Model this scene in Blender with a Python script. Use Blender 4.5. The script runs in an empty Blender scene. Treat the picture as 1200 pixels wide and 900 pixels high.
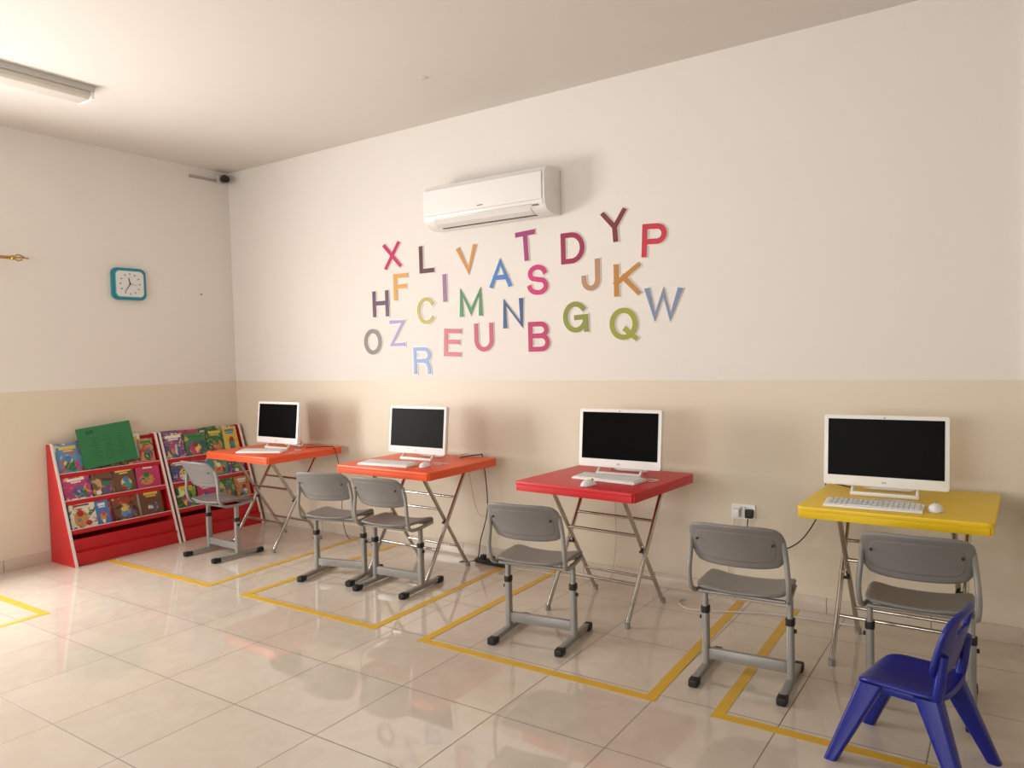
import bpy, bmesh, math, random
from mathutils import Vector, Matrix, Euler
random.seed(7)
S=bpy.context.scene
COL=S.collection
H=3.24; BAND=1.307

# ---------------------------------------------------------------- materials
def lin(c):
    def f(v):
        v/=255.0
        return v/12.92 if v<=0.04045 else ((v+0.055)/1.055)**2.4
    return (f(c[0]),f(c[1]),f(c[2]),1)
MATS={}
def mat(name,c,rough=0.5,metal=0.0,var=0.04,scale=8.0,bump=0.0,coat=0.0,spec=0.5):
    if name in MATS: return MATS[name]
    m=bpy.data.materials.new(name); m.use_nodes=True
    nt=m.node_tree; b=nt.nodes["Principled BSDF"]
    tc=nt.nodes.new("ShaderNodeTexCoord"); n=nt.nodes.new("ShaderNodeTexNoise")
    n.inputs["Scale"].default_value=scale; n.inputs["Detail"].default_value=4
    nt.links.new(tc.outputs["Object"],n.inputs["Vector"])
    mx=nt.nodes.new("ShaderNodeMix"); mx.data_type='RGBA'
    L=lin(c)
    mx.inputs[6].default_value=tuple(v*(1-var) for v in L[:3])+(1,)
    mx.inputs[7].default_value=tuple(min(1,v*(1+var)) for v in L[:3])+(1,)
    nt.links.new(n.outputs["Fac"],mx.inputs[0]); nt.links.new(mx.outputs[2],b.inputs["Base Color"])
    b.inputs["Roughness"].default_value=rough; b.inputs["Metallic"].default_value=metal
    b.inputs["Specular IOR Level"].default_value=spec
    b.inputs["Coat Weight"].default_value=coat
    if bump>0:
        bp=nt.nodes.new("ShaderNodeBump"); bp.inputs["Strength"].default_value=bump; bp.inputs["Distance"].default_value=0.002
        n2=nt.nodes.new("ShaderNodeTexNoise"); n2.inputs["Scale"].default_value=scale*12
        nt.links.new(tc.outputs["Object"],n2.inputs["Vector"]); nt.links.new(n2.outputs["Fac"],bp.inputs["Height"]); nt.links.new(bp.outputs[0],b.inputs["Normal"])
    MATS[name]=m; return m

WHITE_W=(233,228,222); CREAM=(225,214,194)
def wall_mat():
    m=bpy.data.materials.new("two_tone_wall_paint"); m.use_nodes=True; nt=m.node_tree; b=nt.nodes["Principled BSDF"]
    tc=nt.nodes.new("ShaderNodeNewGeometry"); sp=nt.nodes.new("ShaderNodeSeparateXYZ"); nt.links.new(tc.outputs["Position"],sp.inputs[0])
    gt=nt.nodes.new("ShaderNodeMath"); gt.operation='GREATER_THAN'; gt.inputs[1].default_value=BAND; nt.links.new(sp.outputs[2],gt.inputs[0])
    mx=nt.nodes.new("ShaderNodeMix"); mx.data_type='RGBA'; mx.inputs[6].default_value=lin(CREAM); mx.inputs[7].default_value=lin(WHITE_W)
    nt.links.new(gt.outputs[0],mx.inputs[0])
    n=nt.nodes.new("ShaderNodeTexNoise"); n.inputs["Scale"].default_value=1.2; n.inputs["Detail"].default_value=5; nt.links.new(tc.outputs["Position"],n.inputs["Vector"])
    m2=nt.nodes.new("ShaderNodeMix"); m2.data_type='RGBA'; m2.blend_type='MULTIPLY'; m2.inputs[0].default_value=0.04
    nt.links.new(mx.outputs[2],m2.inputs[6]); nt.links.new(n.outputs["Fac"],m2.inputs[7]); nt.links.new(m2.outputs[2],b.inputs["Base Color"])
    r=nt.nodes.new("ShaderNodeMapRange"); r.inputs[3].default_value=0.4; r.inputs[4].default_value=0.75; nt.links.new(gt.outputs[0],r.inputs[0]); nt.links.new(r.outputs[0],b.inputs["Roughness"])
    b.inputs["Specular IOR Level"].default_value=0.35
    bp=nt.nodes.new("ShaderNodeBump"); bp.inputs["Strength"].default_value=0.08; bp.inputs["Distance"].default_value=0.003
    n2=nt.nodes.new("ShaderNodeTexNoise"); n2.inputs["Scale"].default_value=45; n2.inputs["Detail"].default_value=3; nt.links.new(tc.outputs["Position"],n2.inputs["Vector"])
    nt.links.new(n2.outputs["Fac"],bp.inputs["Height"]); nt.links.new(bp.outputs[0],b.inputs["Normal"])
    return m
def floor_mat():
    m=bpy.data.materials.new("polished_floor_tiles"); m.use_nodes=True; nt=m.node_tree; b=nt.nodes["Principled BSDF"]
    g=nt.nodes.new("ShaderNodeNewGeometry"); mp=nt.nodes.new("ShaderNodeMapping"); nt.links.new(g.outputs["Position"],mp.inputs[0])
    mp.inputs["Location"].default_value=(-2.77+0.5125*6,2.436+0.5125*8,0)
    br=nt.nodes.new("ShaderNodeTexBrick"); br.offset=0; br.squash=1
    br.inputs["Scale"].default_value=1; br.inputs["Brick Width"].default_value=0.5125; br.inputs["Row Height"].default_value=0.5125
    br.inputs["Mortar Size"].default_value=0.0024; br.inputs["Mortar Smooth"].default_value=0.1; br.inputs["Bias"].default_value=0
    br.inputs["Color1"].default_value=lin((208,197,183)); br.inputs["Color2"].default_value=lin((204,193,179)); br.inputs["Mortar"].default_value=lin((124,110,94))
    nt.links.new(mp.outputs[0],br.inputs["Vector"])
    n=nt.nodes.new("ShaderNodeTexNoise"); n.inputs["Scale"].default_value=5; n.inputs["Detail"].default_value=8; n.inputs["Distortion"].default_value=1.6
    nt.links.new(g.outputs["Position"],n.inputs["Vector"])
    cr=nt.nodes.new("ShaderNodeValToRGB"); cr.color_ramp.elements[0].position=0.35; cr.color_ramp.elements[0].color=(0.82,0.78,0.74,1); cr.color_ramp.elements[1].position=0.62; cr.color_ramp.elements[1].color=(1,1,1,1)
    nt.links.new(n.outputs["Fac"],cr.inputs[0])
    mx=nt.nodes.new("ShaderNodeMix"); mx.data_type='RGBA'; mx.blend_type='MULTIPLY'; mx.inputs[0].default_value=0.3
    nt.links.new(br.outputs["Color"],mx.inputs[6]); nt.links.new(cr.outputs[0],mx.inputs[7]); nt.links.new(mx.outputs[2],b.inputs["Base Color"])
    b.inputs["Specular IOR Level"].default_value=1.0
    mr=nt.nodes.new("ShaderNodeMapRange"); mr.inputs[3].default_value=0.045; mr.inputs[4].default_value=0.6; nt.links.new(br.outputs["Fac"],mr.inputs[0]); nt.links.new(mr.outputs[0],b.inputs["Roughness"])
    bp=nt.nodes.new("ShaderNodeBump"); bp.invert=True; bp.inputs["Strength"].default_value=0.3; bp.inputs["Distance"].default_value=0.001
    nt.links.new(br.outputs["Fac"],bp.inputs["Height"]); nt.links.new(bp.outputs[0],b.inputs["Normal"])
    return m
def skirt_mat():
    m=bpy.data.materials.new("skirting_tile"); m.use_nodes=True; nt=m.node_tree; b=nt.nodes["Principled BSDF"]
    g=nt.nodes.new("ShaderNodeNewGeometry")
    mp=nt.nodes.new("ShaderNodeMapping"); nt.links.new(g.outputs["Position"],mp.inputs[0]); mp.inputs["Location"].default_value=(-2.77+0.5125*6,2.436+0.5125*8,0)
    br=nt.nodes.new("ShaderNodeTexBrick"); br.offset=0; br.squash=1
    br.inputs["Scale"].default_value=1; br.inputs["Brick Width"].default_value=0.5125; br.inputs["Row Height"].default_value=0.5125
    br.inputs["Mortar Size"].default_value=0.003; br.inputs["Color1"].default_value=lin((210,198,183)); br.inputs["Color2"].default_value=lin((206,194,179)); br.inputs["Mortar"].default_value=lin((150,136,118))
    ad=nt.nodes.new("ShaderNodeVectorMath"); ad.operation='ADD'; ad.inputs[1].default_value=(0.1,0.1,0); nt.links.new(mp.outputs[0],ad.inputs[0]); nt.links.new(ad.outputs[0],br.inputs["Vector"])
    nt.links.new(br.outputs["Color"],b.inputs["Base Color"]); b.inputs["Roughness"].default_value=0.2
    return m
def art_mat(name,c1,c2,c3,scale):
    m=bpy.data.materials.new(name); m.use_nodes=True; nt=m.node_tree; b=nt.nodes["Principled BSDF"]
    tc=nt.nodes.new("ShaderNodeTexCoord")
    v=nt.nodes.new("ShaderNodeTexNoise"); v.inputs["Scale"].default_value=scale; v.inputs["Detail"].default_value=3; v.inputs["Distortion"].default_value=0.8; nt.links.new(tc.outputs["Object"],v.inputs["Vector"])
    cr=nt.nodes.new("ShaderNodeValToRGB")
    e=cr.color_ramp.elements; e[0].position=0.36; e[0].color=lin(c3); e[1].position=0.64; e[1].color=lin(c2); e2=e.new(0.44); e2.color=lin(c1); e3=e.new(0.56); e3.color=lin(c1)
    nt.links.new(v.outputs["Fac"],cr.inputs[0]); nt.links.new(cr.outputs[0],b.inputs["Base Color"]); b.inputs["Roughness"].default_value=0.3
    return m

M_WALL=wall_mat(); M_FLOOR=floor_mat(); M_SKIRT=skirt_mat()
M_CEIL=mat("ceiling_paint",(219,213,206),0.8,var=0.02,scale=1.5,bump=0.1)
M_CHROME=mat("chrome_tube",(190,186,180),0.18,1.0)
M_GREYP=mat("grey_plastic",(126,123,121),0.42,bump=0.1)
M_GREYM=mat("grey_painted_steel",(150,148,144),0.35,0.3)
M_BLACK=mat("black_rubber",(22,21,22),0.55)
M_SCREEN=mat("dark_screen",(7,8,8),0.35,spec=0.04)
M_WPL=mat("white_plastic",(236,235,233),0.3,var=0.015)
M_WPL2=mat("grey_white_plastic",(190,188,184),0.4,var=0.015)  # greyer white plastic for housings, switches and seams
M_LOUV=mat("louver_dark",(70,66,62),0.5)
M_TAPE=mat("yellow_floor_tape",(212,168,44),0.4,var=0.12,scale=14)
M_RED=mat("red_laminate",(190,26,34),0.35)
M_CABLE=mat("black_cable",(20,20,20),0.5)
M_WCABLE=mat("white_cable",(205,200,194),0.5)
M_GOLD=mat("brass_finial",(190,150,80),0.3,0.9)
M_TEAL=mat("teal_plastic",(22,128,146),0.3)
M_BLUE=mat("blue_plastic",(12,26,128),0.33,bump=0.12,var=0.08)

# ---------------------------------------------------------------- mesh helpers
def empty(name,loc=(0,0,0),rz=0.0):
    e=bpy.data.objects.new(name,None); COL.objects.link(e); e.empty_display_size=0.1
    e.location=loc; e.rotation_euler=(0,0,math.radians(rz)); return e
def link(name,me,mats,parent=None,loc=(0,0,0),rot=(0,0,0),smooth=False):
    o=bpy.data.objects.new(name,me); COL.objects.link(o)
    for m in (mats if isinstance(mats,(list,tuple)) else [mats]): me.materials.append(m)
    o.location=loc; o.rotation_euler=rot
    if parent: o.parent=parent
    if smooth:
        for p in me.polygons: p.use_smooth=True
    return o
def autos(o,ang=35):
    for p in o.data.polygons: p.use_smooth=True
    bm=bmesh.new(); bm.from_mesh(o.data)
    for e in bm.edges:
        if len(e.link_faces)==2 and e.calc_face_angle(0)>math.radians(ang): e.smooth=False
    bm.to_mesh(o.data); bm.free()
def box(name,size,loc,m,parent=None,bev=0.0,rot=(0,0,0),seg=2):
    bm=bmesh.new(); bmesh.ops.create_cube(bm,size=1)
    bmesh.ops.scale(bm,vec=size,verts=bm.verts)
    if bev>0: bmesh.ops.bevel(bm,geom=bm.edges[:],offset=bev,segments=seg,affect='EDGES',profile=0.6)
    me=bpy.data.meshes.new(name); bm.to_mesh(me); bm.free()
    o=link(name,me,m,parent,loc,rot)
    if bev>0: autos(o,50)
    return o
def prism(name,pts,axis,a,b,m,parent=None,loc=(0,0,0),rot=(0,0,0),bev=0.0,smooth=False):
    def P(p,t):
        return {'x':(t,p[0],p[1]),'y':(p[0],t,p[1]),'z':(p[0],p[1],t)}[axis]
    bm=bmesh.new(); A=[bm.verts.new(P(p,a)) for p in pts]; B=[bm.verts.new(P(p,b)) for p in pts]
    bm.faces.new(A); bm.faces.new(B[::-1])
    n=len(pts)
    for i in range(n): bm.faces.new((A[i],B[i],B[(i+1)%n],A[(i+1)%n]))
    bmesh.ops.recalc_face_normals(bm,faces=bm.faces[:])
    if bev>0:
        ed=[e for e in bm.edges if e.calc_face_angle(0)>math.radians(30)]
        bmesh.ops.bevel(bm,geom=ed,offset=bev,segments=2,affect='EDGES',profile=0.6)
    me=bpy.data.meshes.new(name); bm.to_mesh(me); bm.free()
    o=link(name,me,m,parent,loc,rot)
    if smooth or bev>0: autos(o,40)
    return o
def rrect(w,d,r,n=6,cx=0,cy=0):
    pts=[]
    for sx,sy,a0 in ((1,1,0),(-1,1,90),(-1,-1,180),(1,-1,270)):
        for i in range(n+1):
            a=math.radians(a0+90*i/n); pts.append((cx+sx*(w/2-r)+r*math.cos(a),cy+sy*(d/2-r)+r*math.sin(a)))
    return pts
def smoothpath(pts,sub=6):
    if len(pts)<3: return [Vector(p) for p in pts]
    P=[Vector(p) for p in pts]; P=[P[0]*2-P[1]]+P+[P[-1]*2-P[-2]]; out=[]
    for i in range(1,len(P)-2):
        for k in range(sub):
            t=k/sub; p0,p1,p2,p3=P[i-1],P[i],P[i+1],P[i+2]
            out.append(0.5*((2*p1)+(p2-p0)*t+(2*p0-5*p1+4*p2-p3)*t*t+(3*p1-p0-3*p2+p3)*t**3))
    out.append(P[-2]); return out
def filletpath(pts,r,n=5):
    P=[Vector(p) for p in pts]; out=[P[0]]
    for i in range(1,len(P)-1):
        a=(P[i-1]-P[i]); b=(P[i+1]-P[i]); rr=min(r,a.length*.45,b.length*.45)
        s=P[i]+a.normalized()*rr; e=P[i]+b.normalized()*rr
        for k in range(n+1):
            t=k/n; out.append(s*(1-t)**2+P[i]*2*t*(1-t)+e*t*t)
    out.append(P[-1]); return out
def tube(name,pts,r,m,parent=None,loc=(0,0,0),fillet=None,smooth=False,res=4,rot=(0,0,0)):
    if fillet: pts=filletpath(pts,fillet)
    elif smooth: pts=smoothpath(pts)
    cu=bpy.data.curves.new(name,'CURVE'); cu.dimensions='3D'; cu.bevel_depth=r; cu.bevel_resolution=res; cu.use_fill_caps=True
    sp=cu.splines.new('POLY'); sp.points.add(len(pts)-1)
    for i,p in enumerate(pts): sp.points[i].co=(p[0],p[1],p[2],1)
    t=bpy.data.objects.new("tmp",cu); COL.objects.link(t)
    me=bpy.data.meshes.new_from_object(t); me.name=name
    bpy.data.objects.remove(t); bpy.data.curves.remove(cu)
    me.materials.clear()
    return link(name,me,m,parent,loc,rot,smooth=True)
def cyl(name,r,h,loc,m,parent=None,rot=(0,0,0),r2=None,seg=24):
    bm=bmesh.new(); bmesh.ops.create_cone(bm,cap_ends=True,segments=seg,radius1=r,radius2=r if r2 is None else r2,depth=h)
    me=bpy.data.meshes.new(name); bm.to_mesh(me); bm.free()
    o=link(name,me,m,parent,loc,rot); autos(o,40); return o
def ball(name,r,loc,m,parent=None,scale=(1,1,1),rot=(0,0,0)):
    bm=bmesh.new(); bmesh.ops.create_uvsphere(bm,u_segments=24,v_segments=14,radius=r); bmesh.ops.scale(bm,vec=scale,verts=bm.verts)
    me=bpy.data.meshes.new(name); bm.to_mesh(me); bm.free()
    return link(name,me,m,parent,loc,rot,smooth=True)
def shell(name,f,m,parent,th=0.012,n=12,pw=6,loc=(0,0,0),hole=None):
    bm=bmesh.new(); V=[]
    for j in range(n+1):
        row=[]
        for i in range(n+1):
            u=-1+2*i/n; v=-1+2*j/n; r=max(abs(u),abs(v))
            if r>1e-6:
                s=1/((abs(u/r)**pw+abs(v/r)**pw)**(1/pw)); u*=s; v*=s
            row.append(bm.verts.new(f(u,v)))
        V.append(row)
    for j in range(n):
        for i in range(n):
            cu=-1+2*(i+.5)/n; cv=-1+2*(j+.5)/n
            if hole and abs(cu)<hole[0] and hole[1]<cv<hole[2]: continue
            bm.faces.new((V[j][i],V[j][i+1],V[j+1][i+1],V[j+1][i]))
    me=bpy.data.meshes.new(name); bm.to_mesh(me); bm.free()
    o=link(name,me,m,parent,loc,smooth=True)
    s=o.modifiers.new("thick",'SOLIDIFY'); s.thickness=th; s.offset=0
    b=o.modifiers.new("sub",'SUBSURF'); b.levels=1; b.render_levels=1
    return o

# ---------------------------------------------------------------- room shell
RX=8.6; RY=-7.6; T=0.2
def wall_with_hole(name,axis,span,hole):
    a0,a1=span; h0,h1,z0,z1=hole
    bm=bmesh.new()
    def addb(p,q,za,zb):
        if axis=='x': lo=(-T,p,za); hi=(0,q,zb)
        else: lo=(p,RY-T,za); hi=(q,RY,zb)
        r=bmesh.ops.create_cube(bm,size=1); 
        bmesh.ops.scale(bm,vec=[hi[i]-lo[i] for i in range(3)],verts=r['verts'])
        bmesh.ops.translate(bm,vec=[(hi[i]+lo[i])/2 for i in range(3)],verts=r['verts'])
    addb(a0,h0,0,H); addb(h1,a1,0,H); addb(h0,h1,0,z0); addb(h0,h1,z1,H)
    me=bpy.data.meshes.new(name); bm.to_mesh(me); bm.free(); return link(name,me,M_WALL)
WL=(-3.75,-2.12,0.75,2.15)
WF=(1.6,5.4,0.85,2.3)  # opening for the added fill window behind the camera
wall_with_hole("wall_left",'x',(RY-T,T),WL)
wall_with_hole("wall_front",'y',(0,RX),WF)
box("wall_back",(RX,T,H),(RX/2,T/2,H/2),M_WALL)
box("wall_right",(T,-RY+2*T,H),(RX+T/2,RY/2,H/2),M_WALL)
box("floor",(RX+2*T,-RY+2*T,0.1),(RX/2,RY/2,-0.05),M_FLOOR)
box("ceiling",(RX+2*T,-RY+2*T,0.1),(RX/2,RY/2,H+0.05),M_CEIL)
box("wall_pilaster",(0.5,0.03,H),(6.14+0.25,-0.015,H/2),M_WALL)
box("baseboard_back",(6.14,0.012,0.085),(3.07,-0.006,0.0425),M_SKIRT,bev=0.003)
box("baseboard_pilaster",(0.5,0.012,0.085),(6.39,-0.036,0.0425),M_SKIRT,bev=0.003)
box("baseboard_left",(0.012,-RY,0.085),(0.006,RY/2,0.0425),M_SKIRT,bev=0.003)

def window(name,axis,hole):
    a0,a1,z0,z1=hole; e=empty(name)
    w=0.05
    def b(nm,p,q,za,zb):
        c=((p+q)/2,(za+zb)/2); s=(q-p,zb-za)
        if axis=='x': box(nm,(0.06,s[0],s[1]),(-0.1,c[0],c[1]),M_WPL,e,bev=0.004)
        else: box(nm,(s[0],0.06,s[1]),(c[0],RY-0.1,c[1]),M_WPL,e,bev=0.004)
    b("frame_bottom",a0,a1,z0,z0+w); b("frame_top",a0,a1,z1-w,z1); b("frame_side_1",a0,a0+w,z0+w,z1-w); b("frame_side_2",a1-w,a1,z0+w,z1-w)
    mid=(a0+a1)/2; b("mullion",mid-w/2,mid+w/2,z0+w,z1-w)
window("window_1",'x',WL); window("added_fill_window",'y',WF)  # the one in wall_front is unseen, added only for fill light

# floor tape
def tape(pts_list):
    e=empty("yellow_floor_tape_marking")
    for i,(x0,y0,x1,y1) in enumerate(pts_list):
        w=0.048
        d=Vector((x1-x0,y1-y0)); L=d.length; a=math.atan2(d.y,d.x)
        box("strip_%d"%(i+1),(L,w,0.0012),((x0+x1)/2,(y0+y1)/2,0.0007+0.0003*i),M_TAPE,e,rot=(0,0,a))
tape([(0.37,-1.455,1.66,-1.455),(1.64,-1.48,1.58,-0.04)])
tape([(2.0,-1.455,3.18,-1.455),(3.16,-1.48,3.12,-0.04),(2.03,-1.48,2.03,-0.04)])
tape([(3.5,-1.46,4.83,-1.46),(4.805,-1.485,4.765,-0.04),(3.52,-1.485,3.5,-0.04)])
tape([(5.08,-1.46,6.3,-1.46),(5.1,-1.485,5.07,-0.04)])
tape([(0.2,-2.3,1.27,-2.3),(1.25,-2.28,1.25,-3.6)])

# ---------------------------------------------------------------- letters
LET=dict(X=(204,229,(190,34,92)),L=(239,223,(92,42,50)),V=(278,219,(206,140,62)),T=(329,224,(160,58,118)),D=(366,219,(150,32,76)),
Y=(397,230,(122,44,56)),P=(424,218,(196,44,66)),F=(212,204,(216,158,72)),I=(256,200,(146,108,150)),A=(307,207,(66,122,190)),S=(338,200,(196,44,112)),
J=(379,200,(176,136,104)),K=(405,195,(186,128,54)),H=(190,192,(92,56,88)),C=(237,184,(186,168,70)),M=(280,188,(58,136,84)),N=(317,178,(40,76,134)),
G=(367,173,(132,140,50)),W=(429,178,(120,136,170)),O=(180,162,(128,122,118)),Z=(207,168,(164,142,190)),R=(232,146,(136,160,206)),E=(262,159,(196,104,110)),
U=(291,162,(190,74,98)),B=(338,161,(184,34,94)),Q=(402,167,(150,154,40)))
WR=dict(A=.98,B=.9,C=.95,D=.93,E=.84,F=.78,G=.98,H=.9,I=.19,J=.7,K=.95,L=.74,M=1.08,N=.9,O=1.0,P=.85,Q=1.02,R=.92,S=.86,T=.84,U=.88,V=.94,W=1.28,X=.92,Y=.92,Z=.82)
TILT=dict(Y=4,W=-3,P=-3,X=4,E=-3,T=3,V=5,G=2)
root=empty("alphabet_wall_letters")
CH=0.207
def strokes(ch):
    def arc(cx,cy,rx,ry,a0,a1,n=18):
        return [(cx+rx*math.cos(math.radians(a0+(a1-a0)*i/n)),cy+ry*math.sin(math.radians(a0+(a1-a0)*i/n))) for i in range(n+1)]
    D={
    'A':[[(0,0),(.5,1),(1,0)],[(.2,.33),(.8,.33)]],
    'B':[[(0,0),(0,1)],[(.1,1),(.55,1)]+arc(.6,.765,.34,.235,85,-85,10)+[(.55,.53),(.1,.53)],[(.1,.53),(.55,.53)]+arc(.63,.265,.37,.265,85,-85,10)+[(.6,0),(.1,0)]],
    'C':[arc(.52,.5,.5,.5,38,322,26)],
    'D':[[(0,0),(0,1)],[(.1,1),(.42,1)]+arc(.42,.5,.58,.5,80,-80,18)+[(.42,0),(.1,0)]],
    'E':[[(1,1),(0,1),(0,0),(1,0)],[(0,.53),(.9,.53)]],
    'F':[[(1,1),(0,1),(0,0)],[(0,.52),(.85,.52)]],
    'G':[arc(.5,.5,.5,.5,40,345,26),[(.55,.48),(1,.48),(1,0)]],
    'H':[[(0,0),(0,1)],[(1,0),(1,1)],[(0,.53),(1,.53)]],
    'I':[[(.5,0),(.5,1)]],
    'J':[[(1,1),(1,.35)]+arc(.5,.32,.5,.32,0,-180,14)+[(0,.4)]],
    'K':[[(0,0),(0,1)],[(1,1),(0,.4)],[(.34,.6),(1,0)]],
    'L':[[(0,1),(0,0),(1,0)]],
    'M':[[(0,0),(0,1),(.5,.1),(1,1),(1,0)]],
    'N':[[(0,0),(0,1),(1,0),(1,1)]],
    'O':[arc(.5,.5,.5,.5,0,360,32)],
    'P':[[(0,0),(0,1)],[(.1,1),(.6,1)]+arc(.63,.73,.37,.27,85,-85,12)+[(.6,.46),(.1,.46)]],
    'Q':[arc(.5,.5,.5,.5,0,360,32),[(.6,.28),(1,-.04)]],
    'R':[[(0,0),(0,1)],[(.1,1),(.6,1)]+arc(.63,.745,.34,.255,85,-85,12)+[(.6,.49),(.1,.49)],[(.6,.49),(.82,.42),(.93,.25),(.95,0)]],
    'S':[arc(.5,.745,.44,.255,15,90,6)+arc(.5,.745,.46,.255,95,225,10)+[(.5,.51)]+arc(.52,.255,.48,.27,55,-90,12)+arc(.5,.255,.5,.255,-95,-170,8)],
    'T':[[(0,1),(1,1)],[(.5,1),(.5,0)]],
    'U':[[(0,1),(0,.4)]+arc(.5,.38,.5,.38,180,360,18)+[(1,1)]],
    'V':[[(0,1),(.5,0),(1,1)]],
    'W':[[(0,1),(.26,0),(.5,.95),(.74,0),(1,1)]],
    'X':[[(0,1),(1,0)],[(0,0),(1,1)]],
    'Y':[[(0,1),(.5,.45),(1,1)],[(.5,.45),(.5,0)]],
    'Z':[[(0,1),(1,1),(0,0),(1,0)]]}
    return D[ch]
def letter(ch,w,h,st,depth,name,m,loc,tilt):
    iw=w-st; ih=h-st; bm=bmesh.new()
    for si,line in enumerate(strokes(ch)):
        P=[Vector(((x-.5)*iw,(y-.5)*ih)) for x,y in line]
        Q=[P[0]]
        for p in P[1:]:
            if (p-Q[-1]).length>1e-5: Q.append(p)
        P=Q; closed=(P[0]-P[-1]).length<1e-4
        if closed: P=P[:-1]
        n=len(P); L=[];R=[]
        for i in range(n):
            if closed: a=P[i-1]; b=P[(i+1)%n]
            else: a=P[i-1] if i>0 else None; b=P[i+1] if i<n-1 else None
            d1=(P[i]-a).normalized() if a is not None else None; d2=(b-P[i]).normalized() if b is not None else None
            if d1 is None: d1=d2
            if d2 is None: d2=d1
            c=P[i].copy()
            n1=Vector((-d1.y,d1.x)); n2=Vector((-d2.y,d2.x)); mm=(n1+n2)
            mm=mm.normalized() if mm.length>1e-3 else n1
            k=min(1/max(mm.dot(n1),0.3),1.55)
            if not closed and i==0: c=c-d1*st/2
            if not closed and i==n-1: c=c+d1*st/2
            L.append(c+mm*k*st/2); R.append(c-mm*k*st/2)
        dd=depth+0.0004*si
        def V(p,y): return bm.verts.new((p.x,y,p.y))
        lf=[V(p,-dd) for p in L]; rf=[V(p,-dd) for p in R]; lb=[V(p,0) for p in L]; rb=[V(p,0) for p in R]
        for i in range(n if closed else n-1):
            j=(i+1)%n
            bm.faces.new((lf[i],lf[j],rf[j],rf[i])); bm.faces.new((lb[i],lf[i],lf[j],lb[j])) ; bm.faces.new((rf[i],rb[i],rb[j],rf[j])); bm.faces.new((lb[i],lb[j],rb[j],rb[i]))
        if not closed:
            bm.faces.new((lf[0],rf[0],rb[0],lb[0])); bm.faces.new((lf[-1],rf[-1],rb[-1],lb[-1]))
    for v in bm.verts:
        v.co.z=max(-h/2-(0.008 if ch=='Q' else 0),min(h/2,v.co.z))
    bmesh.ops.recalc_face_normals(bm,faces=bm.faces[:])
    me=bpy.data.meshes.new(name); bm.to_mesh(me); bm.free()
    return link(name,me,m,root,loc,(0,math.radians(-tilt),0))
M_LBORD=mat("letter_white_edge",(236,230,224),0.5,var=0.02)
M_LBORD2=mat("letter_silver_edge",(236,236,242),0.5,0.0,var=0.02)
for ch,(x,z,c) in LET.items():
    w=CH*WR[ch]*0.93; h=CH; st=0.034
    bo=0.014
    sh=ch in "ZRC"
    if sh: bo=0.02; st=0.029
    if ch=='I': w=st+0.001
    letter(ch,w+bo*.9,h+bo*.9,st+bo,0.004,"border_"+ch.lower(),M_LBORD2 if sh else M_LBORD,(x/100,-0.001,z/100),TILT.get(ch,0))
    letter(ch,w,h,st,0.008,"letter_"+ch.lower(),mat("letter_"+ch,c,0.45),(x/100,-0.001,z/100),TILT.get(ch,0))

# ---------------------------------------------------------------- air conditioner
ac=empty("wall_air_conditioner",(3.06,0,2.565))
prof=[(0,-0.150),(0,0.155),(-0.15,0.155),(-0.185,0.145),(-0.205,0.118),(-0.212,0.05),(-0.212,-0.06),(-0.205,-0.10),(-0.185,-0.128),(-0.15,-0.146),(-0.08,-0.155)]
prism("body",prof,'x',-0.515,0.515,M_WPL,ac,bev=0.006)
prism("front_panel",[(-0.2,0.125),(-0.2175,0.112),(-0.2195,0.05),(-0.2195,-0.065),(-0.2,-0.075)],'x',-0.495,0.495,M_WPL,ac,bev=0.003)
prism("louver",[(-0.2095,-0.098),(-0.1905,-0.130),(-0.155,-0.1505),(-0.15,-0.146),(-0.185,-0.122),(-0.2,-0.095)],'x',-0.42,0.40,mat("louver_white",(222,220,216),0.35),ac)
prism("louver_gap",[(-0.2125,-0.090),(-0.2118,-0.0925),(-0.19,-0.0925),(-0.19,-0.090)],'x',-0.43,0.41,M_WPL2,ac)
box("louver_gap_bottom",(0.8,0.02,0.004),(0,-0.125,-0.151),M_LOUV,ac)
box("side_seam",(0.002,0.003,0.2),(0.5,-0.2125,-0.0),M_WPL2,ac)
box("badge",(0.05,0.002,0.006),(0.0,-0.2200,-0.045),mat("badge_grey",(120,118,122),0.4),ac)
box("display",(0.05,0.003,0.012),(0.44,-0.2075,-0.1),mat("display_grey",(120,120,125),0.3),ac)
for i in range(12): box("top_grille_%d"%(i+1),(0.9,0.004,0.002),(0,-0.02-0.011*i,0.156),M_LOUV,ac)

# ---------------------------------------------------------------- wall clock
ck=empty("wall_clock",(0,-1.005,2.15))
def rx(name,w,h,r,x0,x1,m,bev=0): return prism(name,rrect(w,h,r,8),'x',x0,x1,m,ck,bev=bev)
rx("frame",0.285,0.262,0.05,0.002,0.035,M_TEAL,bev=0.006)
rx("inner_rim",0.245,0.222,0.04,0.035,0.04,mat("teal_light",(70,170,184),0.3))
rx("dial",0.23,0.208,0.035,0.0395,0.042,mat("clock_dial",(222,224,222),0.5))
for k in range(12):
    a=math.radians(30*k); r=0.082
    box("hour_mark_%d"%(k+1),(0.001,0.006,0.016),(0.0428,r*math.sin(a),r*math.cos(a)),M_BLACK,ck,rot=(-a,0,0))
def hand(nm,L,w,deg,x):
    a=math.radians(deg); box(nm,(0.001,w,L),(x,L*0.42*math.sin(a),L*0.42*math.cos(a)),M_BLACK,ck,rot=(-a,0,0))
hand("hour_hand",0.055,0.007,347,0.044); hand("minute_hand",0.078,0.005,215,0.0455); hand("second_hand",0.07,0.0015,100,0.0465)
cyl("hub",0.006,0.004,(0.0455,0,0),M_BLACK,ck,rot=(0,math.pi/2,0))

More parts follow.
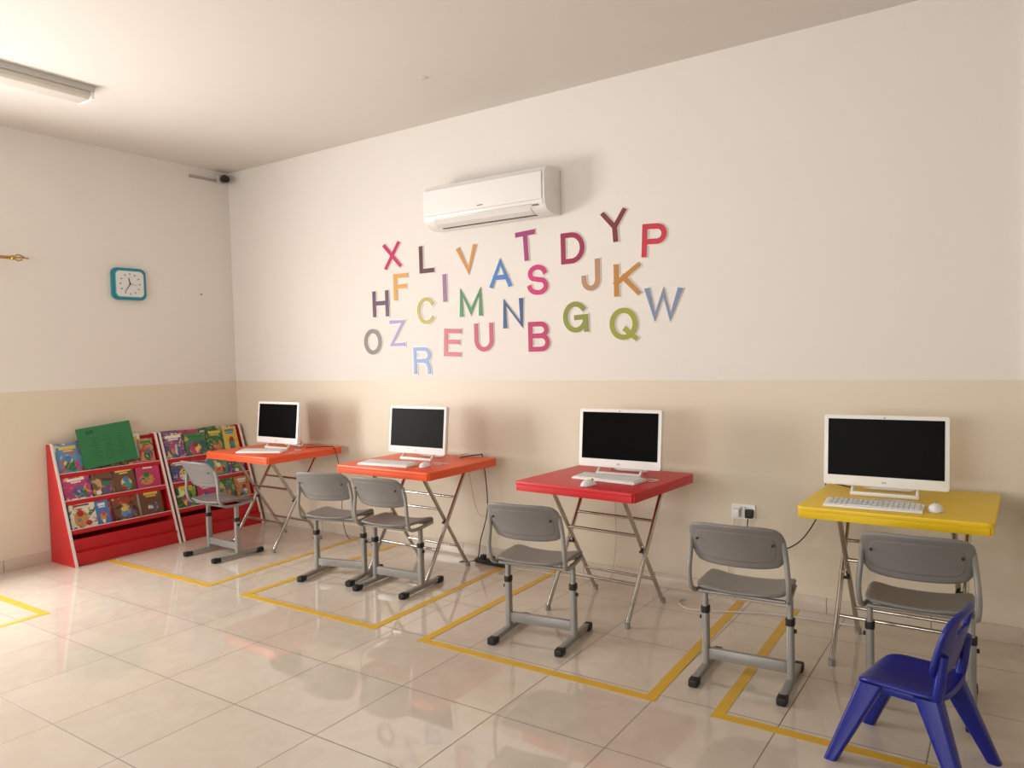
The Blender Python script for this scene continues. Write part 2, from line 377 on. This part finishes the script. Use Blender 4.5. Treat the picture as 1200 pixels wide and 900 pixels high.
# ---------------------------------------------------------------- fluorescent light
fl=empty("fluorescent_ceiling_light",(1.205,-2.50,H))
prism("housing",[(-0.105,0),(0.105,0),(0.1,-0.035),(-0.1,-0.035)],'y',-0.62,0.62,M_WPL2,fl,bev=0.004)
prism("diffuser",[(-0.085,-0.035),(0.085,-0.035),(0.085,-0.06),(0.06,-0.078),(-0.06,-0.078),(-0.085,-0.06)],'y',-0.6,0.6,mat("prismatic_diffuser",(205,200,190),0.3),fl,bev=0.004)
box("end_cap_1",(0.18,0.02,0.07),(0,0.612,-0.045),M_WPL,fl,bev=0.005); box("end_cap_2",(0.18,0.02,0.07),(0,-0.612,-0.045),M_WPL,fl,bev=0.005)

e=empty("ceiling_hook_plate",(3.02,-0.73,H)); cyl("plate",0.025,0.006,(0,0,-0.003),M_CEIL,e); cyl("stem",0.004,0.012,(0,0,-0.012),M_CEIL,e)
e=empty("security_camera",(0,-0.09,3.17))
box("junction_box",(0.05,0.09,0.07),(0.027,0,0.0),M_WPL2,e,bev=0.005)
cyl("lens_barrel",0.03,0.11,(0.1,-0.02,-0.015),M_BLACK,e,rot=(0,math.radians(100),math.radians(-20)))
ball("dome",0.035,(0.07,0,0.0),M_LOUV,e)
box("conduit",(0.018,0.27,0.022),(0.0095,-0.18,-0.02),mat("conduit_grey",(170,164,156),0.5),e)
e=empty("curtain_rod",(0.1,-1.9,2.28))
tube("rod",[(0,-2.15,0),(0,0.0,0)],0.011,M_GOLD,e)
ball("finial_ball",0.018,(0,0.005,0),M_GOLD,e)
for i,(a,l) in enumerate(((35,.07),(-30,.06),(5,.1))):
    pts=[(0,0.01,0),(0,0.01+l*.5*math.cos(math.radians(a)),l*.6*math.sin(math.radians(a))),(0,0.01+l,l*.3*math.sin(math.radians(a)))]
    tube("finial_leaf_%d"%(i+1),pts,0.005,M_GOLD,e,smooth=True)
for i,y in enumerate((-0.12,-2.0)):
    box("bracket_%d"%(i+1),(0.1,0.012,0.012),(-0.05,y,-0.008),M_GOLD,e,bev=0.002); cyl("rosette_%d"%(i+1),0.025,0.008,(-0.096,y,-0.008),M_GOLD,e,rot=(0,math.pi/2,0))
e=empty("wall_nail",(0,-0.34,2.1)); cyl("nail_shank",0.002,0.02,(0.01,0,0),M_BLACK,e,rot=(0,math.pi/2,0)); cyl("nail_head",0.006,0.003,(0.02,0,0),M_BLACK,e,rot=(0,math.pi/2,0))

# ---------------------------------------------------------------- tables
TZ=0.765
def table(cx,cy,rz,w,d,c,nm):
    e=empty("folding_table",(cx,cy,0),rz); m=mat(nm,c,0.4,var=0.05,bump=0.15)
    prism("top",rrect(w,d,0.03,5),'z',TZ-0.022,TZ,m,e,bev=0.006)
    for nmx,s,l in (("rim_front",(w-0.03,0.02,0.05),(0,-d/2+0.014,TZ-0.03)),("rim_back",(w-0.03,0.02,0.05),(0,d/2-0.014,TZ-0.03)),("rim_left",(0.02,d-0.03,0.05),(-w/2+0.014,0,TZ-0.03)),("rim_right",(0.02,d-0.03,0.05),(w/2-0.014,0,TZ-0.03))):
        box(nmx,s,l,m,e,bev=0.006)
    for k in range(3): box("underside_rib_%d"%(k+1),(w-0.06,0.015,0.025),(0,-0.2+0.2*k,TZ-0.032),m,e)
    zt=TZ-0.045; r=0.0125
    xo,xi=0.262,0.232; yt,yb=0.22,0.24
    tube("leg_frame_outer",[(-xo,-yb,0.012),(-xo,yt,zt-0.0),(xo,yt,zt),(xo,-yb,0.012)],r,M_CHROME,e,fillet=0.05)
    tube("leg_frame_inner",[(-xi,yb,0.012),(-xi,-yt,zt),(xi,-yt,zt),(xi,yb,0.012)],r,M_CHROME,e,fillet=0.05)
    def yz(z,front):
        t=z/zt
        return (-yb+(yt+yb)*t) if front else (yb-(yt+yb)*t)
    for i,(z,f,x) in enumerate(((0.2,True,xo),(0.52,True,xo),(0.17,False,xi),(0.46,False,xi))):
        tube("stretcher_%d"%(i+1),[(-x,yz(z,f),z),(x,yz(z,f),z)],0.009,M_CHROME,e)
    cyl("pivot_left",0.008,0.05,(-(xo+xi)/2,yz(zt*0.5,True),zt*0.5),M_BLACK,e,rot=(0,math.pi/2,0))
    cyl("pivot_right",0.008,0.05,((xo+xi)/2,yz(zt*0.5,True),zt*0.5),M_BLACK,e,rot=(0,math.pi/2,0))
    for i,(x,y) in enumerate(((-xo,-yb),(xo,-yb),(-xi,yb),(xi,yb))): cyl("foot_cap_%d"%(i+1),0.017,0.03,(x,y,0.0155),M_GREYM,e)
    return e
table(1.08,-0.44,-2,0.82,0.74,(238,92,46),"orange_resin")
table(2.65,-0.475,-1,0.85,0.74,(238,92,46),"orange_resin")
table(4.125,-0.51,-4,0.78,0.74,(205,32,40),"red_resin")
table(5.66,-0.48,-1,0.77,0.73,(238,200,20),"yellow_resin")

# ---------------------------------------------------------------- computers
def computer(cx,cy,rz,w=0.53,h=0.345):
    e=empty("all_in_one_computer",(cx,cy,TZ),rz)
    zc=0.045+h/2; til=math.radians(-6)
    p=bpy.data.objects.new("screen_unit",None); COL.objects.link(p); p.parent=e; p.location=(0,0,zc); p.rotation_euler=(til,0,0)
    prism("casing",rrect(w,h,0.012,4),'y',-0.012,0.02,M_WPL,p,bev=0.004)
    prism("back_bulge",rrect(w*0.8,h*0.75,0.05,5),'y',0.02,0.045,M_WPL,p,bev=0.01)
    box("display",(w-0.04,0.002,h-0.068),(0,-0.0125,0.0145),M_SCREEN,p)
    box("chin_logo",(0.02,0.001,0.01),(0,-0.0125,-h/2+0.022),M_WPL2,p)
    cyl("webcam",0.003,0.002,(0,-0.0128,h/2-0.012),M_BLACK,p,rot=(math.pi/2,0,0),seg=12)
    box("stand_bar",(w*0.55,0.02,0.02),(0,-0.03,0.0105),M_WPL,e,bev=0.006)
    for i,s in enumerate((-1,1)):
        tube("stand_arm_%d"%(i+1),[(s*w*0.26,-0.03,0.012),(s*w*0.26,0.03,0.06)],0.008,M_WPL,e)
    tube("rear_leg",[(-0.12,0.04,0.2),(-0.12,0.15,0.009),(0.12,0.15,0.009),(0.12,0.04,0.2)],0.008,M_WPL,e,fillet=0.04)
    return e
computer(1.09,-0.40,-2,0.53,0.34)
computer(2.615,-0.42,-1,0.53,0.335)
computer(4.18,-0.42,-1,0.53)
computer(5.585,-0.43,0,0.545,0.345)

def keyboard(cx,cy,rz,w=0.40):
    e=empty("computer_keyboard",(cx,cy,TZ+0.001),rz); d=0.13
    prism("base",[(-d/2,0),(d/2,0),(d/2,0.018),(d/2-0.01,0.02),(-d/2+0.005,0.011),(-d/2,0.008)],'x',-w/2,w/2,M_WPL,e,bev=0.002)
    bm=bmesh.new(); nx,ny=18,5
    for j in range(ny):
        for i in range(nx):
            x=-w/2+0.012+(w-0.024)*(i+0.5)/nx; y=-d/2+0.012+(d-0.024)*(j+0.5)/ny
            if j==0 and 4<=i<=8:
                if i!=6: continue
                sx=(w-0.024)/nx*5-0.003
            else: sx=(w-0.024)/nx-0.003
            z=0.0115+0.009*(j+0.5)/ny+0.002
            r=bmesh.ops.create_cube(bm,size=1); bmesh.ops.scale(bm,vec=(sx,(d-0.024)/ny-0.003,0.005),verts=r['verts']); bmesh.ops.translate(bm,vec=(x,y,z),verts=r['verts'])
    me=bpy.data.meshes.new("keys"); bm.to_mesh(me); bm.free(); link("keys",me,mat("key_plastic",(214,213,211),0.45),e)
def mouse(cx,cy,rz):
    e=empty("computer_mouse",(cx,cy,TZ+0.0015),rz)
    bm=bmesh.new(); bmesh.ops.create_uvsphere(bm,u_segments=24,v_segments=16,radius=1)
    for v in bm.verts:
        z=max(v.co.z,0); v.co=Vector((v.co.x*0.031*(1-0.1*v.co.y),v.co.y*0.054,z*0.034*(1-0.15*v.co.y)))
    me=bpy.data.meshes.new("shell"); bm.to_mesh(me); bm.free(); link("shell",me,M_WPL,e,smooth=True)
    cyl("wheel",0.008,0.006,(0,0.03,0.027),M_GREYM,e,rot=(0,math.pi/2,0))
    box("base",(0.05,0.09,0.002),(0,0,0.0005),M_WPL2,e)
keyboard(1.15,-0.62,24,0.38); keyboard(2.58,-0.70,4,0.42); keyboard(4.19,-0.60,-7,0.42); keyboard(5.575,-0.725,2,0.40)
mouse(2.88,-0.66,10); mouse(4.17,-0.80,-15); mouse(5.82,-0.69,0)
def cord(name,pts,m=M_WCABLE,r=0.003):
    e=empty(name); tube("wire",pts,r,m,e,smooth=True)
z=TZ+0.004
cord("white_computer_cord",[(5.6,-0.635,z),(5.63,-0.6,z),(5.68,-0.62,z),(5.72,-0.56,z),(5.62,-0.53,z),(5.55,-0.57,z),(5.7,-0.6,z+.007),(5.81,-0.61,z)])
cord("white_computer_cord",[(4.27,-0.50,z),(4.33,-0.505,z),(4.38,-0.52,z),(4.43,-0.55,z),(4.45,-0.5,z),(4.38,-0.485,z)])
cord("white_computer_cord",[(2.89,-0.59,z),(2.93,-0.55,z),(2.86,-0.5,z),(2.84,-0.54,z),(2.88,-0.565,z+.007),(2.96,-0.5,z)])
cord("white_computer_cord",[(1.30,-0.42,z),(1.38,-0.42,z),(1.42,-0.5,z),(1.41,-0.56,z)])

# ---------------------------------------------------------------- school chairs
def chair(cx,cy,rz):
    e=empty("school_chair",(cx,cy,0),rz); X=0.188
    def seat(u,v):
        x=u*0.2; y=0.01+v*0.18
        zz=0.432+0.012*u*u-0.010*(1-u*u)
        if v>0.6: zz-=0.05*((v-0.6)/0.4)**2
        if v<-0.7: zz+=0.018*((-v-0.7)/0.3)**2
        return (x,y,zz)
    shell("seat",seat,M_GREYP,e,th=0.018,pw=5)
    BC=0.652
    def back(u,v):
        hw=0.205-0.010*(v<0)*(-v)
        x=u*hw; z=BC+v*0.102
        y=-0.2-0.05*v+0.045*u*u-0.012*v*v
        return (x,y,z)
    shell("backrest",back,M_GREYP,e,th=0.016,pw=5)
    def rim(u,v): 
        x,y,z=back(u*0.86,v*0.72); return (x,y-0.004,z)
    shell("backrest_panel",rim,M_GREYP,e,th=0.012,pw=5)
    for i,s in enumerate((-1,1)):
        cyl("rivet_%d"%(i+1),0.006,0.006,(s*0.16,-0.205,0.67),M_BLACK,e,rot=(math.pi/2,0,0),seg=12)
        box("foot_%d"%(i+1),(0.034,0.36,0.028),(s*X,0,0.024),M_GREYM,e,bev=0.008)
        box("foot_cap_front_%d"%(i+1),(0.042,0.065,0.036),(s*X,0.185,0.0185),M_BLACK,e,bev=0.01)
        box("foot_cap_rear_%d"%(i+1),(0.042,0.065,0.036),(s*X,-0.185,0.0185),M_BLACK,e,bev=0.01)
        prism("post_lower_%d"%(i+1),rrect(0.032,0.042,0.012,4,s*X,0),'z',0.035,0.29,M_GREYM,e)
        prism("post_collar_%d"%(i+1),rrect(0.038,0.048,0.014,4,s*X,0),'z',0.275,0.305,M_BLACK,e,bev=0.003)
        prism("post_upper_%d"%(i+1),rrect(0.024,0.034,0.009,4,s*X,0),'z',0.29,0.405,M_GREYM,e)
        tube("side_rail_%d"%(i+1),[(s*X*0.96,0.14,0.408),(s*X*1.02,-0.02,0.400),(s*X*1.1,-0.13,0.42),(s*X*1.13,-0.16,0.50),(s*X*1.08,-0.16,0.61),(s*X*1.03,-0.172,0.69)],0.0115,M_GREYM,e,smooth=True)
        cyl("height_knob_%d"%(i+1),0.009,0.012,(s*(X+0.02),0,0.25),M_BLACK,e,rot=(0,math.pi/2,0),seg=12)
    box("cross_plate",(2*X-0.03,0.028,0.052),(0,0.0,0.085),M_GREYM,e,bev=0.006)
    tube("under_seat_bar_1",[(-X,0.1,0.406),(X,0.1,0.406)],0.009,M_GREYM,e)
    tube("under_seat_bar_2",[(-X,-0.1,0.406),(X,-0.1,0.406)],0.009,M_GREYM,e)
chair(1.01,-0.90,-2); chair(2.255,-0.85,14); chair(2.77,-0.83,4); chair(4.03,-1.10,7); chair(5.10,-1.05,3); chair(5.775,-0.90,2)

# ---------------------------------------------------------------- blue child chair
def bluechair(cx,cy,rz):
    e=empty("blue_plastic_child_chair",(cx,cy,0),rz)
    SH=0.31
    def seat(u,v):
        x=u*0.158; y=v*0.15; zz=SH+0.005-0.012*(1-u*u)
        if v>0.6: zz-=0.02*((v-.6)/.4)**2
        return (x,y,zz)
    shell("seat",seat,M_BLUE,e,th=0.02,pw=5)
    box("seat_apron",(0.27,0.25,0.035),(0,0,SH-0.02),M_BLUE,e,bev=0.012)
    def back(u,v):
        z=0.478+v*0.112; x=u*(0.158-0.012*v); y=-0.15-0.03*v+0.025*u*u
        return (x,y,z+0.012*(1-u*u)*(v>0)*v)
    shell("backrest",back,M_BLUE,e,th=0.02,pw=4,n=16,hole=(0.5,0.36,0.7))
    for i,s in enumerate((-1,1)):
        tube("back_post_%d"%(i+1),[(s*0.125,-0.115,0.29),(s*0.13,-0.128,0.36),(s*0.13,-0.14,0.46)],0.018,M_BLUE,e,smooth=True)
        for j,t in enumerate((-1,1)):
            bm=bmesh.new(); top=Vector((s*0.115,t*0.09,0.3)); bot=Vector((s*0.18,t*0.215,0.0))
            rings=[]
            for k in range(5):
                q=k/4; c=top.lerp(bot,q); hw=0.030*(1-q)+0.019*q; hd=0.042*(1-q)+0.022*q
                rings.append([bm.verts.new((c.x+px,c.y+py,c.z)) for px,py in rrect(2*hw,2*hd,0.012,3)])
            n=len(rings[0])
            for k in range(4):
                for a in range(n): bm.faces.new((rings[k][a],rings[k][(a+1)%n],rings[k+1][(a+1)%n],rings[k+1][a]))
            bm.faces.new(rings[0]); bm.faces.new(rings[-1][::-1]); bmesh.ops.recalc_face_normals(bm,faces=bm.faces[:])
            me=bpy.data.meshes.new("leg"); bm.to_mesh(me); bm.free()
            o=link("leg_%d"%(i*2+j+1),me,M_BLUE,e); autos(o,50)
bluechair(5.80,-1.43,78)

# ---------------------------------------------------------------- book display shelves
ART=[art_mat("cover_art_%d"%i,a,b,c,s) for i,(a,b,c,s) in enumerate([
 ((186,60,110),(230,190,100),(90,60,140),14),((80,120,80),(200,190,120),(50,80,110),12),((196,140,80),(170,60,50),(60,100,110),16),
 ((90,140,180),(225,215,190),(180,90,70),13),((110,76,52),(196,160,110),(50,44,40),15),((70,140,130),(225,200,110),(160,60,80),12),
 ((220,214,196),(170,90,70),(80,100,70),18),((100,70,120),(200,130,150),(220,200,110),14),((50,96,60),(130,160,80),(220,220,160),12),((66,84,126),(196,130,80),(220,215,205),14)])]
PLAIN=[mat("cover_plain_%d"%i,c,0.35) for i,c in enumerate([(36,120,70),(190,60,108),(228,224,214),(104,72,52),(70,120,180),(216,184,80),(170,44,44),(110,90,146)])]
M_PAGE=mat("book_pages",(232,226,212),0.7)
M_WEDGE=mat("white_edge_banding",(226,220,216),0.4)
BM=ART+PLAIN+[M_PAGE]; NA=len(ART)
def add_book(bm,M,w,h,t,ci,title,figs):
    def bx(sx,sy,sz,cx,cy,cz,mi):
        r=bmesh.ops.create_cube(bm,size=1); vs=r['verts']
        for v in vs: v.co=M@Vector((v.co.x*sx+cx,v.co.y*sy+cy,v.co.z*sz+cz))
        for f in {f for v in vs for f in v.link_faces}: f.material_index=mi
    def ell(cy,cz,ry,rz,mi,off):
        vs=[bm.verts.new(M@Vector((t/2+off,cy+ry*math.cos(a*math.pi/8),cz+rz*math.sin(a*math.pi/8)))) for a in range(16)]
        f=bm.faces.new(vs); f.material_index=mi
    bx(t*0.8,w*0.98,h*0.97,0,0,h/2,len(BM)-1)
    bx(0.0015,w,h,t/2,0,h/2,ci); bx(0.0015,w,h,-t/2,0,h/2,ci); bx(t,0.0015,h,0,-w/2,h/2,ci)
    bx(0.001,w*random.uniform(.55,.82),h*0.10,t/2+0.001,0,h*0.86,title)
    bx(0.001,w*random.uniform(.35,.6),h*0.05,t/2+0.001,0,h*0.76,title)
    for i,(fy,fz,ry,rz,mi) in enumerate(figs): ell(w*fy,h*fz,w*ry,h*rz,mi,0.0015+0.0007*i)
def rfigs():
    a=random.uniform(-.15,.15); P=lambda: NA+random.randrange(len(PLAIN))
    out=[(a,.36,random.uniform(.2,.34),random.uniform(.16,.26),random.randrange(NA)),(a+random.uniform(-.05,.05),.52,.13,.10,P())]
    if random.random()<.7: out.append((-a*1.8,.2,.12,.08,P()))
    if random.random()<.5: out.append((.25,.3,.08,.12,P()))
    return out
def shelf(y0,y1,seed,spec,big=False):
    random.seed(seed)
    e=empty("book_display_shelf",(0.014,y0,0)); W=y1-y0; D=0.365; th=0.018; Hh=0.90
    side=[(0,0),(D,0),(D-0.01,0.035),(0.06,Hh),(0,Hh)]
    for i,y in enumerate((0,W-th)):
        prism("side_panel_%d"%(i+1),side,'y',y,y+th,M_RED,e)
        a=Vector((D,0,0.0)); b=Vector((0.06,0,Hh)); L=(b-a).length; ang=math.atan2(b.x-a.x,b.z-a.z)
        c=(a+b)/2
        box("edge_band_%d"%(i+1),(0.004,th+0.002,L),(c.x+0.003,y+th/2,c.z),M_WEDGE,e,rot=(0,ang,0))
        box("top_band_%d"%(i+1),(0.064,th+0.002,0.003),(0.031,y+th/2,Hh+0.0015),M_WEDGE,e)
    box("back_panel",(0.01,W-2*th,Hh-0.02),(0.006,W/2,Hh/2),M_RED,e)
    fx=lambda z: D+(0.06-D)*z/Hh
    box("plinth_front",(0.014,W-2*th,0.10),(fx(0.05)-0.012,W/2,0.052),M_RED,e)
    box("base_shelf",(0.3,W-2*th,0.014),(0.17,W/2,0.10),M_RED,e)
    box("base_lip",(0.012,W-2*th,0.09),(fx(0.16)-0.012,W/2,0.15),M_RED,e)
    rows=[0.235,0.445,0.645]
    for k,z in enumerate(rows):
        fxx=fx(z)
        box("tier_shelf_%d"%(k+1),(fxx-0.02,W-2*th,0.012),((fxx)/2,W/2,z),M_RED,e)
        box("tier_lip_%d"%(k+1),(0.008,W-2*th,0.028),(fxx-0.012,W/2,z+0.014),M_RED,e)
        box("lip_band_%d"%(k+1),(0.010,W-2*th,0.004),(fxx-0.012,W/2,z+0.03),M_WEDGE,e)
        x1=fxx-0.11
        if x1>0.02: box("tier_board_%d"%(k+1),(0.008,W-2*th,0.19),(max(0.02,x1-0.01),W/2,z+0.1),M_RED,e,rot=(0,math.radians(-12),0))
    bm=bmesh.new()
    for ri,z in enumerate(rows):
        fxx=fx(z)
        for layer in (0,1):
            items=spec[ri] if layer else None
            y=th+0.012; i=0
            while True:
                if items:
                    if i>=len(items): break
                    yc,w,h,ci,ti=items[i]
                else:
                    w=random.uniform(0.14,0.19); h=random.uniform(0.23,0.27)
                    if y+w>W-th-0.008: break
                    yc=y+w/2; ci=random.randrange(len(BM)-1); ti=NA+random.randrange(len(PLAIN)); y+=w+random.uniform(0.002,0.02)
                i+=1
                lean=math.radians(-15); t=0.008
                xx=fxx-(0.034 if layer else 0.058)
                if xx-h*0.26<0.012: lean=-math.asin(max(0.02,(xx-0.022)/h)) 
                M=Matrix.Translation((xx,yc,z+0.008))@Matrix.Rotation(lean,4,'Y')@Matrix.Rotation(math.radians(random.uniform(-3,3)),4,'X')
                add_book(bm,M,w,h,t,ci,ti,rfigs())
    if big:
        M=Matrix.Translation((0.125,0.43,0.70))@Matrix.Rotation(math.radians(-12),4,'Y')@Matrix.Rotation(math.radians(5),4,'X')
        def bx(sx,sy,sz,cx,cy,cz,mi):
            r=bmesh.ops.create_cube(bm,size=1); vs=r['verts']
            for v in vs: v.co=M@Vector((v.co.x*sx+cx,v.co.y*sy+cy,v.co.z*sz+cz))
            for f in {f for v in vs for f in v.link_faces}: f.material_index=mi
        bx(0.008,0.43,0.32,0,0.0,0.16,NA)
        for q in range(10):
            for s in range(3):
                bx(0.001,0.075-0.02*((q+s)%3),0.005,0.0045,-0.1+0.1*s+0.01*(q%2),0.05+0.02*q,len(BM))
        bx(0.001,0.06,0.03,0.0045,-0.12,0.28,len(BM))
    me=bpy.data.meshes.new("picture_books"); bm.to_mesh(me); bm.free()
    link("picture_books",me,BM+[mat("dark_green_print",(22,92,52),0.5)],e)
p=lambda i:NA+i
shelf(-1.70,-0.86,11,[
 [(0.14,0.19,0.25,6,p(3)),(0.29,0.10,0.2,p(4),p(2)),(0.47,0.2,0.2,4,p(6)),(0.68,0.18,0.22,p(3),p(5))],
 [(0.14,0.2,0.2,0,p(2)),(0.33,0.17,0.21,4,p(3)),(0.51,0.17,0.22,p(3),p(5)),(0.70,0.2,0.24,p(1),p(2))],
 [(0.13,0.19,0.25,3,p(5)),(0.74,0.12,0.22,2,p(0))]],True)
shelf(-0.84,-0.04,23,[
 [(0.13,0.18,0.22,8,p(5)),(0.33,0.18,0.2,p(1),p(2)),(0.52,0.17,0.22,1,p(0)),(0.69,0.15,0.2,2,p(2))],
 [(0.13,0.18,0.22,9,p(2)),(0.32,0.17,0.22,3,p(6)),(0.5,0.18,0.22,5,p(4)),(0.68,0.17,0.22,7,p(5))],
 [(0.13,0.18,0.24,7,p(2)),(0.33,0.2,0.22,1,p(0)),(0.52,0.17,0.24,8,p(5)),(0.69,0.15,0.24,p(5),p(4))]])

# ---------------------------------------------------------------- sockets, cables
e=empty("double_wall_socket",(4.775,0,0.53))
prism("plate",rrect(0.14,0.09,0.008,4),'y',-0.012,-0.0005,M_WPL,e,bev=0.002)
box("white_plug",(0.045,0.04,0.05),(-0.038,-0.032,-0.005),M_WPL,e,bev=0.008)
box("black_plug",(0.045,0.04,0.05),(0.04,-0.032,-0.005),M_BLACK,e,bev=0.008)
box("switch_1",(0.012,0.006,0.02),(-0.012,-0.014,0.02),M_WPL2,e); box("switch_2",(0.012,0.006,0.02),(0.012,-0.014,0.02),M_WPL2,e)
cord("black_power_cord",[(4.815,-0.06,0.5),(4.815,-0.065,0.42),(4.85,-0.06,0.36),(4.96,-0.07,0.33),(5.1,-0.075,0.40),(5.2,-0.085,0.55),(5.245,-0.08,0.7),(5.25,-0.09,0.778),(5.3,-0.2,0.775),(5.42,-0.3,0.772)],M_CABLE,0.0035)
cord("white_floor_cord",[(4.737,-0.06,0.49),(4.72,-0.06,0.35),(4.68,-0.06,0.12),(4.6,-0.1,0.006),(4.45,-0.2,0.006),(4.55,-0.33,0.006),(4.8,-0.25,0.006),(5.0,-0.18,0.006),(5.4,-0.15,0.006)],M_WCABLE,0.004)
cord("white_power_cord",[(4.05,-0.3,0.772),(4.0,-0.13,0.775),(3.98,-0.08,0.74),(3.97,-0.07,0.5),(3.96,-0.07,0.2),(3.9,-0.08,0.02),(3.6,-0.12,0.006),(3.22,-0.14,0.006)],M_WCABLE,0.0035)
cord("black_power_cord",[(2.85,-0.25,0.772),(2.9,-0.10,0.775),(2.92,-0.07,0.74),(2.95,-0.07,0.4),(2.88,-0.07,0.15),(2.86,-0.1,0.01),(2.78,-0.2,0.006)],M_CABLE,0.004)
cord("white_power_cord",[(2.8,-0.25,0.772),(2.8,-0.095,0.775),(2.78,-0.07,0.7),(2.85,-0.06,0.35),(3.0,-0.06,0.3),(3.2,-0.06,0.1),(3.25,-0.08,0.006)],M_WCABLE,0.0035)
cord("black_power_cord",[(1.3,-0.3,0.772),(1.45,-0.2,0.775),(1.51,-0.18,0.74),(1.53,-0.14,0.45),(1.5,-0.12,0.2),(1.55,-0.1,0.006),(1.8,-0.1,0.006)],M_CABLE,0.003)
e=empty("power_strip",(3.02,-0.13,0.001),-4)
box("body",(0.28,0.055,0.03),(0,0,0.016),M_BLACK,e,bev=0.006)
for i in range(3): box("plug_%d"%(i+1),(0.035,0.035,0.03),(-0.08+0.08*i,0,0.045),M_BLACK,e,bev=0.006)

# ---------------------------------------------------------------- light
def area(name,loc,rot,sx,sy,power,c):
    l=bpy.data.lights.new(name,'AREA'); l.shape='RECTANGLE'; l.size=sx; l.size_y=sy; l.energy=power; l.color=c
    o=bpy.data.objects.new(name,l); COL.objects.link(o); o.location=loc; o.rotation_euler=rot; return o
area("daylight_window_left",(-0.28,(WL[0]+WL[1])/2,(WL[2]+WL[3])/2),(0,math.radians(-90),0),1.4,1.6,180,(1.0,0.97,0.938))
area("added_fill_light_front",((WF[0]+WF[1])/2,RY-0.28,(WF[2]+WF[3])/2),(math.radians(90),0,0),3.6,1.4,130,(1.0,0.97,0.938))  # added fill lamp behind the camera, outside the invented window
w=bpy.data.worlds.new("sky"); S.world=w; w.use_nodes=True; nt=w.node_tree
bg=nt.nodes["Background"]; bg.inputs[0].default_value=(0.9,0.93,1,1); bg.inputs[1].default_value=1.5

# ---------------------------------------------------------------- camera
px,py,yaw,pit,rol,f=6.1057,-4.3934,0.5935,0.0412,0.0252,875.2285
F=Vector((-math.sin(yaw)*math.cos(pit),math.cos(yaw)*math.cos(pit),-math.sin(pit))); R0=Vector((math.cos(yaw),math.sin(yaw),0)); U0=R0.cross(F)
c,s=math.cos(rol),math.sin(rol); R=R0*c-U0*s; U=U0*c+R0*s
M=Matrix(((R.x,U.x,-F.x,px),(R.y,U.y,-F.y,py),(R.z,U.z,-F.z,1.5),(0,0,0,1)))
cd=bpy.data.cameras.new("camera"); co=bpy.data.objects.new("camera",cd); COL.objects.link(co); co.matrix_world=M
cd.sensor_width=36; cd.lens=f/1200*36; cd.clip_start=0.05; S.camera=co
S.view_settings.view_transform='Standard'; S.view_settings.look='None'; S.view_settings.exposure=-0.05
